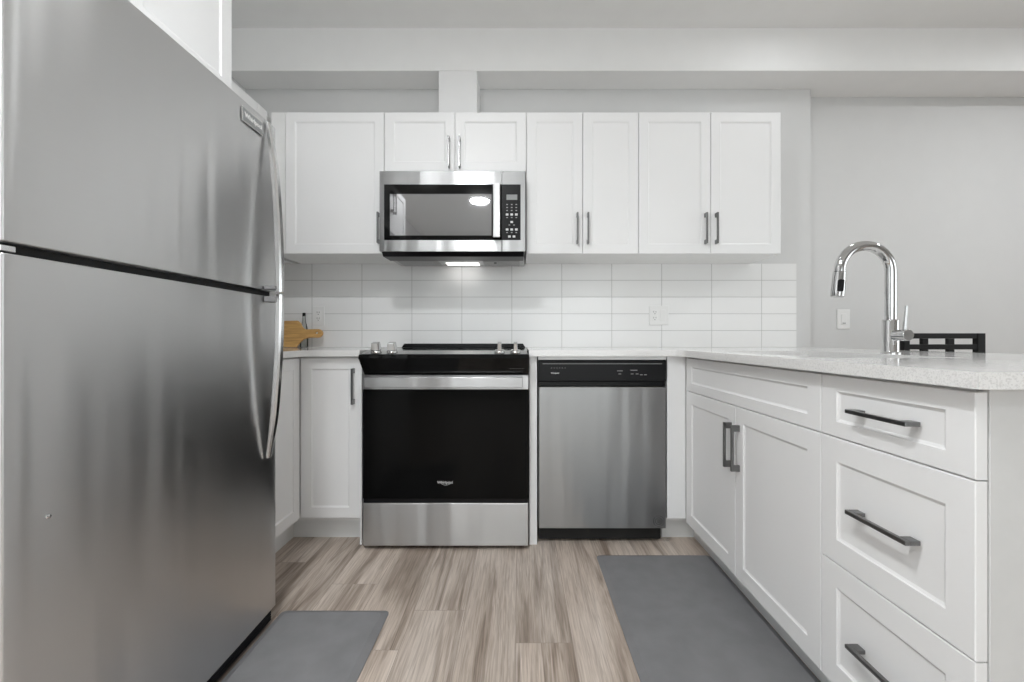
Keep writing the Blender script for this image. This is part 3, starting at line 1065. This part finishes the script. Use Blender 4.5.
for k in range(seg + 1):
    a = math.radians(110) + 2 * PI * 0.86 * k / seg
    w_ = 0.0006 * math.sin(PI * k / seg) + 0.0001
    for s_ in (-w_, w_):
        vs.append((-0.3385 + 0.004 + (0.021 + s_) * math.cos(a), RF - 0.0008, 0.305 + (0.0105 + s_) * math.sin(a)))
for k in range(seg):
    fs.append((2 * k, 2 * k + 2, 2 * k + 3, 2 * k + 1))
ring.add(vs, fs).build('swoosh', M['ink'], lg)
MB().box(RX0 + 0.002, RX1 - 0.002, RF + 0.006, RF + 0.040, 0.212, 0.2315).build('lower_vent', M['black'], od)
MB().box(RX0, RX1, RF, RF + 0.040, 0.018, 0.2115).build('storage_drawer', M['steel'], t, 'stainless storage drawer', bevel=0.003)
MB().box(RX0 + 0.02, RX1 - 0.02, RF + 0.044, RF + 0.050, 0.003, 0.0295).build('kick_plate', M['mblack'], t)

# ================================================================== DISHWASHER
DX0, DX1, DF = 0.0865, 0.6765, 1.938
t = thing('dishwasher', 'stainless built-in dishwasher with a black control strip under the worktop', 'dishwasher', (0.38, DF, 0))
MB().box(DX0, DX1, DF + 0.0, DF + 0.05, 0.8612, CT0 - 0.0008).build('gap_light_strip', M['kick'], t, 'pale strip standing in for light in the gap under the worktop')  # no real part: pale strip imitates grey light in the gap
MB().box(DX0, DX1, DF + 0.05, 2.50, 0.09, 0.858).build('tub', M['greybody'], t)
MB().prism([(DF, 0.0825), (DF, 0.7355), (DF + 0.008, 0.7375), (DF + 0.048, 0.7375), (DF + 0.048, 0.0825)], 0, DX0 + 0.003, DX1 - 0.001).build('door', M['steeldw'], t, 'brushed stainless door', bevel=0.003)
cpn = MB().prism([(DF - 0.002, 0.763), (DF - 0.004, 0.852), (DF + 0.004, 0.8605), (DF + 0.048, 0.8605), (DF + 0.048, 0.739), (DF + 0.014, 0.739), (DF + 0.014, 0.760)], 0, DX0, DX1).build(
    'control_strip', M['black'], t, 'glossy black control strip', bevel=0.002)
MB().box(DX0 + 0.02, DX1 - 0.02, DF - 0.0058, DF - 0.003, 0.8415, 0.8440).build('trim_line', M['dimink'], cpn)
dlg = text('lettering', 'Whirlpool', 0.02, M['ink'], (0.163, DF - 0.0036, 0.799), '-Y', cpn, width=0.038, bold=0.0005, label='pale brand lettering')
for k in range(6):
    MB().box(0.145 + k * 0.0125, 0.150 + k * 0.0125, DF - 0.0045, DF - 0.0028, 0.8225, 0.8242).build('indicator_mark', M['dimink'], cpn)
for px, pz, w_ in ((0.462, 0.798, 0.026), (0.462, 0.784, 0.012), (0.527, 0.801, 0.032), (0.519, 0.784, 0.012), (0.542, 0.784, 0.012), (0.561, 0.780, 0.012), (0.580, 0.780, 0.012)):
    MB().box(px - w_ / 2, px + w_ / 2, DF - 0.0044, DF - 0.0026, pz + 0.0102, pz + 0.0138).build('button_mark', M['dimink'], cpn)
MB().box(DX0 + 0.006, DX1 - 0.010, DF + 0.05, DF + 0.06, 0.012, 0.0895).build('kick_plate', M['mblack'], t, 'black kick plate')
# round printed mark at the lower corner
mk = MB()
cxm, czm = 0.6425, 0.1165
for r0, r1, fl in ((0.0225, 0.0255, 1.0), (0.0125, 0.018, 1.0)):
    vs, fs = [], []
    for k in range(40):
        a = 2 * PI * k / 40
        for r_ in (r0, r1):
            vs.append((cxm + r_ * math.cos(a), DF - 0.0004, czm + r_ * math.sin(a)))
    for k in range(40):
        a, bb = 2 * k, 2 * ((k + 1) % 40)
        fs.append((a, bb, bb + 1, a + 1))
    mk.add(vs, fs)
for k in range(3):
    mk.box(cxm - 0.011 + k * 0.001, cxm + 0.011 - k * 0.001, DF - 0.0005, DF - 0.0001, czm + 0.005 - k * 0.0055, czm + 0.007 - k * 0.0055)
mk.box(cxm - 0.018, cxm + 0.018, DF - 0.0005, DF - 0.0001, czm - 0.0335, czm - 0.0305)
mk.prism([(cxm + 0.010 * math.cos(PI * k / 8), czm + 0.010 * math.sin(PI * k / 8)) for k in range(16)], 1, DF - 0.0006, DF - 0.0001)
mk.build('printed_mark', M['darkink'], t, 'dark round printed mark')

# ================================================================== MICROWAVE
MX0, MX1, MF = -0.7255, 0.0305, 2.177
MZ0, MZ1 = 1.411, 1.826
t = thing('microwave', 'stainless over-the-range microwave with a dark window under the short cabinet', 'microwave', (-0.35, 2.4, MZ0))
MB().box(MX0 + 0.003, MX1 - 0.003, MF + 0.031, WALL_Y - 0.0105, MZ0 + 0.006, MZ1 - 0.001).box(MX0 + 0.02, MX1 - 0.02, 2.30, WALL_Y - 0.0105, MZ1 - 0.001, 1.8565).build('body', M['greybody'], t)
WX0, WX1, WXS = -0.702, -0.0925, 0.006
WMZ0, WMZ1 = 1.469, 1.758
# steel door frame around the dark window
fr_ = MB()
fr_.box(MX0, WX0, MF, MF + 0.03, MZ0, MZ1)
fr_.box(WX0, WX1 - 0.0005, MF, MF + 0.03, MZ0, WMZ0)
fr_.box(WX0, WX1 - 0.0005, MF, MF + 0.03, WMZ1, MZ1)
md = fr_.build('door', M['steelmw'], t)
MB().box(WX0 + 0.0003, WX1 - 0.0005, MF + 0.001, MF + 0.028, WMZ0 + 0.0003, WMZ1 - 0.0003).build('window_border', M['blackgl'], md, 'black glass border')
MB().box(WX0 + 0.030, -0.145, MF + 0.0004, MF + 0.0012, WMZ0 + 0.024, WMZ1 - 0.05).build('window', M['mwglass'], md, 'dark glass window')
MB().prism(rounded([(-0.136, 1.476), (-0.0985, 1.476), (-0.0985, 1.754), (-0.136, 1.754)], 0.004, 3), 1, MF - 0.036, MF - 0.026).box(
    -0.126, -0.108, MF - 0.026, MF + 0.0005, 1.486, 1.506).box(-0.126, -0.108, MF - 0.026, MF + 0.0005, 1.722, 1.742).build('handle', M['steel'], md, 'upright flat steel handle', bevel=0.003)
pf = MB()
pf.box(WX1 + 0.0035, WXS, MF, MF + 0.03, MZ0, WMZ0)
pf.box(WX1 + 0.0035, WXS, MF, MF + 0.03, WMZ1, MZ1)
pf.box(WXS, MX1, MF, MF + 0.03, MZ0, MZ1)
pf.build('control_frame', M['steelmw'], t)
cpl = MB().box(WX1 + 0.0012, WXS - 0.0003, MF + 0.0005, MF + 0.028, WMZ0 + 0.0003, WMZ1 - 0.0003).build('control_panel', M['black'], t, 'black control panel')
def mpx(x):
    return (x - 519.5) / 192.9
def mpz(y):
    return 0.96 + (338.3 - y) / 192.9
MB().box(mpx(506.5), mpx(517.3), MF - 0.0004, MF + 0.0006, mpz(199.8), mpz(194.6)).build('display', M['lcd'], cpl, 'grey display')
rows = [(204.5, 'd', 3), (207.5, 'd', 3), (210.5, 'd', 3), (214.5, 'w', 3), (217.5, 'd', 3), (222, 'w', 1), (225, 'd', 2), (229.5, 'w', 3), (232.5, 'd', 3), (236.5, 'w', 2)]
for (yy, kind, nn) in rows:
    for k in range(nn):
        cx_ = 511.7 + (k - (nn - 1) / 2) * 4.6
        wd = 1.6 if kind == 'd' else 2.6
        hh = 0.5 if kind == 'd' else 1.0
        MB().box(mpx(cx_ - wd / 2), mpx(cx_ + wd / 2), MF - 0.0003, MF + 0.0006, mpz(yy + hh), mpz(yy - hh)).build(
            'key_mark', M['dimink'] if kind == 'd' else M['ink'], cpl)
text('lettering', 'Whirlpool', 0.02, M['dimink'], (mpx(480), MF - 0.0004, mpz(177.2)), '-Y', md, width=0.07, bold=0.0002)
# underside: dark vent strip, steel rails, two grease filters, lamp lens
MB().prism([(MF + 0.004, MZ0 - 0.0005), (MF + 0.03, MZ0 - 0.022), (2.33, MZ0 - 0.022), (2.35, MZ0 - 0.0005)], 0, MX0 + 0.008, MX1 - 0.008).build('vent_strip', M['black'], t, 'black vent strip', bevel=0.003)
MB().box(MX0 + 0.003, MX1 - 0.003, 2.352, WALL_Y - 0.0105, MZ0 - 0.010, MZ0 + 0.0055).build('base_plate', M['steel'], t, bevel=0.002)
for a, bb in ((MX0 + 0.03, MX0 + 0.26), (MX1 - 0.24, MX1 - 0.03)):
    MB().box(a, bb, 2.39, 2.55, MZ0 - 0.014, MZ0 - 0.0102).build('filter', M['filter'], t, 'grey mesh grease filter', bevel=0.001)
MB().box(-0.43, -0.24, 2.45, 2.53, MZ0 - 0.013, MZ0 - 0.0102).build('lamp_lens', M['lens'], t, 'clear lamp lens', bevel=0.001)
MB().cyl((-0.14, 2.43, MZ0 - 0.0102), (-0.14, 2.43, MZ0 - 0.018), 0.008).build('button', M['black'], t)

# ================================================================== SMALL THINGS
# cutting board leaning on the tiles
s_ = 1 / 166.0
def bxz(x, y):
    return ((x - 519.5) / 420 * 2.50, 0.96 + (338.3 - y) / 420 * 2.50)
outl = [(283.5, 346.2), (283.5, 319.5), (298, 319.3)]
out2 = [bxz(*p) for p in outl]
# concave shoulders to the handle
def curve(p0, p1, p2, n=8):
    return [((1 - k / n) ** 2 * p0[0] + 2 * (1 - k / n) * (k / n) * p1[0] + (k / n) ** 2 * p2[0],
             (1 - k / n) ** 2 * p0[1] + 2 * (1 - k / n) * (k / n) * p1[1] + (k / n) ** 2 * p2[1]) for k in range(n + 1)]
o_px = [(280.0, 346.3), (280.0, 319.5), (296.5, 319.3)] + curve((298, 319.6), (301.5, 328.2), (306, 328.2))[1:] + [(318, 328.0)]
o_px += [(318 + 4.2 * math.sin(PI * k / 8), 332.2 - 4.2 * math.cos(PI * k / 8)) for k in range(1, 8)]
o_px += [(318, 336.4)] + curve((309, 336.6), (303.5, 337.2), (300, 342))[0:] + [(297, 346.3)]
oo = [bxz(*p) for p in o_px]
hx, hz = bxz(316.3, 331.8)
hole = [(hx + 0.0075 * math.cos(2 * PI * k / 16), hz + 0.0075 * math.sin(2 * PI * k / 16)) for k in range(16)]
sl = slab_with_holes(oo, [hole], 0, 0.016)
lean = math.radians(12)
zb = min(p[1] for p in oo)
nv = []
for p in sl.v:
    u, w, dth = p.x, p.y - zb, p.z
    nv.append(Vector((u, 2.484 + w * math.sin(lean) + dth * math.cos(lean) * 1.0, CT1 + 0.0044 + w * math.cos(lean) - dth * math.sin(lean))))
zmin = min(v.z for v in nv)
sl.v = [v - Vector((0, 0, zmin - CT1 - 0.0005)) for v in nv]
tag(sl.build('cutting_board', M['wood'], bevel=0.002), 'honey brown paddle cutting board leaning on the white tiles beside the refrigerator', 'cutting board')

# clear oil bottle behind the handle of the board
bc = (-1.283, 2.5455, CT1 + 0.0005)
bc = ((304.0 - 519.5) / 420 * 2.542, 2.5425, CT1 + 0.0005)
t = thing('oil_bottle', 'slim clear glass bottle with a small dark cap standing behind the cutting board', 'bottle', bc)
MB().lathe([(0.020, 0), (0.0225, 0.003), (0.0225, 0.09), (0.018, 0.12), (0.0095, 0.160), (0.0085, 0.188)], bc).build('glass', M['pane'], t, smooth=True)
MB().lathe([(0.0092, 0.1885), (0.0092, 0.206), (0.0075, 0.209)], bc).build('cap', M['black'], t, 'dark cap', smooth=True)


def plate(name, label, x, z, w, h, yface, cat, group=None):
    t = thing(name, label, cat, (x, yface, z), group)
    MB(FRONT).prism(rounded([(x - w / 2, z - h / 2), (x + w / 2, z - h / 2), (x + w / 2, z + h / 2), (x - w / 2, z + h / 2)], 0.004, 3), 1,
                    -yface + 0.0004, -yface + 0.006).build('plate', M['plastic'], t, bevel=0.0015)
    return t


def receptacle(t, x, z, yface):
    f = MB(FRONT).prism(rounded([(x - 0.0165, z - 0.034), (x + 0.0165, z - 0.034), (x + 0.0165, z + 0.034), (x - 0.0165, z + 0.034)], 0.003, 3), 1,
                        -yface + 0.0055, -yface + 0.0078).build('socket', M['plastic'], t, bevel=0.0008)
    mb = MB(FRONT)
    for dz in (0.018, -0.018):
        mb.box(x - 0.0080, x - 0.0056, -yface + 0.0077, -yface + 0.0081, z + dz - 0.001, z + dz + 0.009)
        mb.box(x + 0.0050, x + 0.0074, -yface + 0.0077, -yface + 0.0081, z + dz, z + dz + 0.008)
        mb.box(x - 0.0022, x + 0.0022, -yface + 0.0077, -yface + 0.0081, z + dz - 0.0105, z + dz - 0.006)
    mb.build('slots', M['slot'], f, 'dark plug slots')


TY = WALL_Y - 0.009
x1 = (318.8 - 519.5) / 420 * TY
z1 = 0.96 + (338.3 - 316.0) / 420 * TY
t = plate('wall_outlet', 'white single outlet on the tiles above the cutting board handle', x1, z1, 0.072, 0.116, TY, 'outlet', 'outlets on the tiled wall')
receptacle(t, x1, z1, TY)
x1 = (658.6 - 519.5) / 420 * TY
z1 = 0.96 + (338.3 - 315.4) / 420 * TY
t = plate('wall_outlet', 'white double-width outlet plate on the tiles above the dishwasher end', x1, z1, 0.118, 0.118, TY, 'outlet', 'outlets on the tiled wall')
receptacle(t, x1 - 0.025, z1, TY)
MB(FRONT).prism(rounded([(x1 + 0.0085, z1 - 0.034), (x1 + 0.0415, z1 - 0.034), (x1 + 0.0415, z1 + 0.034), (x1 + 0.0085, z1 + 0.034)], 0.003, 3), 1,
                -TY + 0.0055, -TY + 0.0085).build('rocker', M['plastic'], t, bevel=0.001)
x1 = (843.0 - 519.5) / 420 * DIN_Y
z1 = 0.96 + (338.3 - 319.2) / 420 * DIN_Y
t = plate('light_switch', 'white switch plate on the grey wall behind the chrome tap', x1, z1, 0.080, 0.122, DIN_Y, 'switch')
MB(FRONT).prism(rounded([(x1 - 0.0165, z1 - 0.034), (x1 + 0.0165, z1 - 0.034), (x1 + 0.0165, z1 + 0.034), (x1 - 0.0165, z1 + 0.034)], 0.003, 3), 1,
                -DIN_Y + 0.0055, -DIN_Y + 0.0095).build('rocker', M['plastic'], t, bevel=0.001)
MB(FRONT).box(x1 - 0.010, x1 + 0.010, -DIN_Y + 0.0094, -DIN_Y + 0.0101, z1 - 0.028, z1 - 0.023).build('slider', M['dimink'], t, 'small grey slider')


# anti-fatigue mats: a flat top with a wide sloped border
def mat_obj(x0, x1, y0, y1, label):
    lo = rounded([(x0, y0), (x1, y0), (x1, y1), (x0, y1)], 0.018, 6)
    i = 0.022
    hi = rounded([(x0 + i, y0 + i), (x1 - i, y0 + i), (x1 - i, y1 - i), (x0 + i, y1 - i)], 0.012, 6)
    n = len(lo)
    mb = MB()
    lv = [(lo, 0.0005), (lo, 0.003), (hi, 0.012)]
    vs = [(x, y, z) for lp, z in lv for x, y in lp]
    fs = []
    for k in range(len(lv) - 1):
        for j in range(n):
            a, bb = k * n + j, k * n + (j + 1) % n
            fs.append((a, bb, bb + n, a + n))
    fs += [list(range(n)), [2 * n + j for j in range(n)]]
    return tag(mb.add(vs, fs).build('floor_mat', M['mat']), label, 'mat', 'grey kitchen floor mats')


mat_obj(0.338, 0.838, 0.55, 1.852, 'long grey cushioned floor mat on the wood floor along the peninsula')
mat_obj(-0.832, -0.455, 0.60, 1.476, 'grey cushioned floor mat on the wood floor in front of the refrigerator')

# black dining chair beyond the peninsula, its back towards the wall
CY = 2.18
cx0, cx1 = (902 - 519.5) / 420 * CY, (983.0 - 519.5) / 420 * CY
cm_ = (cx0 + cx1) / 2
t = thing('dining_chair', 'black wooden dining chair with a lattice back behind the peninsula', 'chair', (cm_, CY - 0.2, 0))
CH = 0.986
MB().prism(rounded([(cx0 + 0.005, CY - 0.43), (cx1 - 0.005, CY - 0.43), (cx1 - 0.005, CY - 0.015), (cx0 + 0.005, CY - 0.015)], 0.02, 4), 2, 0.44, 0.468).build('seat', M['chair'], t, bevel=0.006)
for x in (cx0, cx1 - 0.04):
    MB().box(x, x + 0.04 if x > cm_ else x + 0.03, CY - 0.013, CY + 0.015, 0.0005, CH).build('back_post', M['chair'], t, bevel=0.002)
    xf = x + 0.002
    MB().add([(xf + 0.004, CY - 0.415, 0.0005), (xf + 0.030, CY - 0.415, 0.0005), (xf + 0.030, CY - 0.389, 0.0005), (xf + 0.004, CY - 0.389, 0.0005),
              (xf, CY - 0.42, 0.4395), (xf + 0.036, CY - 0.42, 0.4395), (xf + 0.036, CY - 0.384, 0.4395), (xf, CY - 0.384, 0.4395)],
             [(0, 1, 2, 3), (4, 5, 6, 7), (0, 1, 5, 4), (1, 2, 6, 5), (2, 3, 7, 6), (3, 0, 4, 7)]).build('leg', M['chair'], t)
def cz(y):
    return 0.96 + (338.3 - y) / 420 * CY
def rail(z0, z1, name):
    MB().box(cx0 + 0.0305, cx1 - 0.0405, CY - 0.010, CY + 0.012, z0, z1).build(name, M['chair'], t, bevel=0.0015)
rail(cz(338.6), CH, 'top_rail')
rail(cz(349.4), cz(344.3), 'lattice_rail')
rail(0.60, 0.63, 'lower_rail')
for px in (924, 950):
    xx = (px - 519.5) / 420 * CY
    MB().box(xx - 0.015, xx + 0.015, CY - 0.008, CY + 0.010, 0.63, cz(349.4) - 0.0003).build('slat', M['chair'], t)
    MB().box(xx - 0.015, xx + 0.015, CY - 0.008, CY + 0.010, cz(344.3) + 0.0003, cz(338.6) - 0.0003).build('slat', M['chair'], t)
MB().box(cx0 + 0.0305, cx1 - 0.0405, CY - 0.004, CY + 0.006, 0.37, 0.40).box(cx0 + 0.03, cx1 - 0.042, CY - 0.41, CY - 0.395, 0.38, 0.4395).build('stretcher', M['chair'], t)
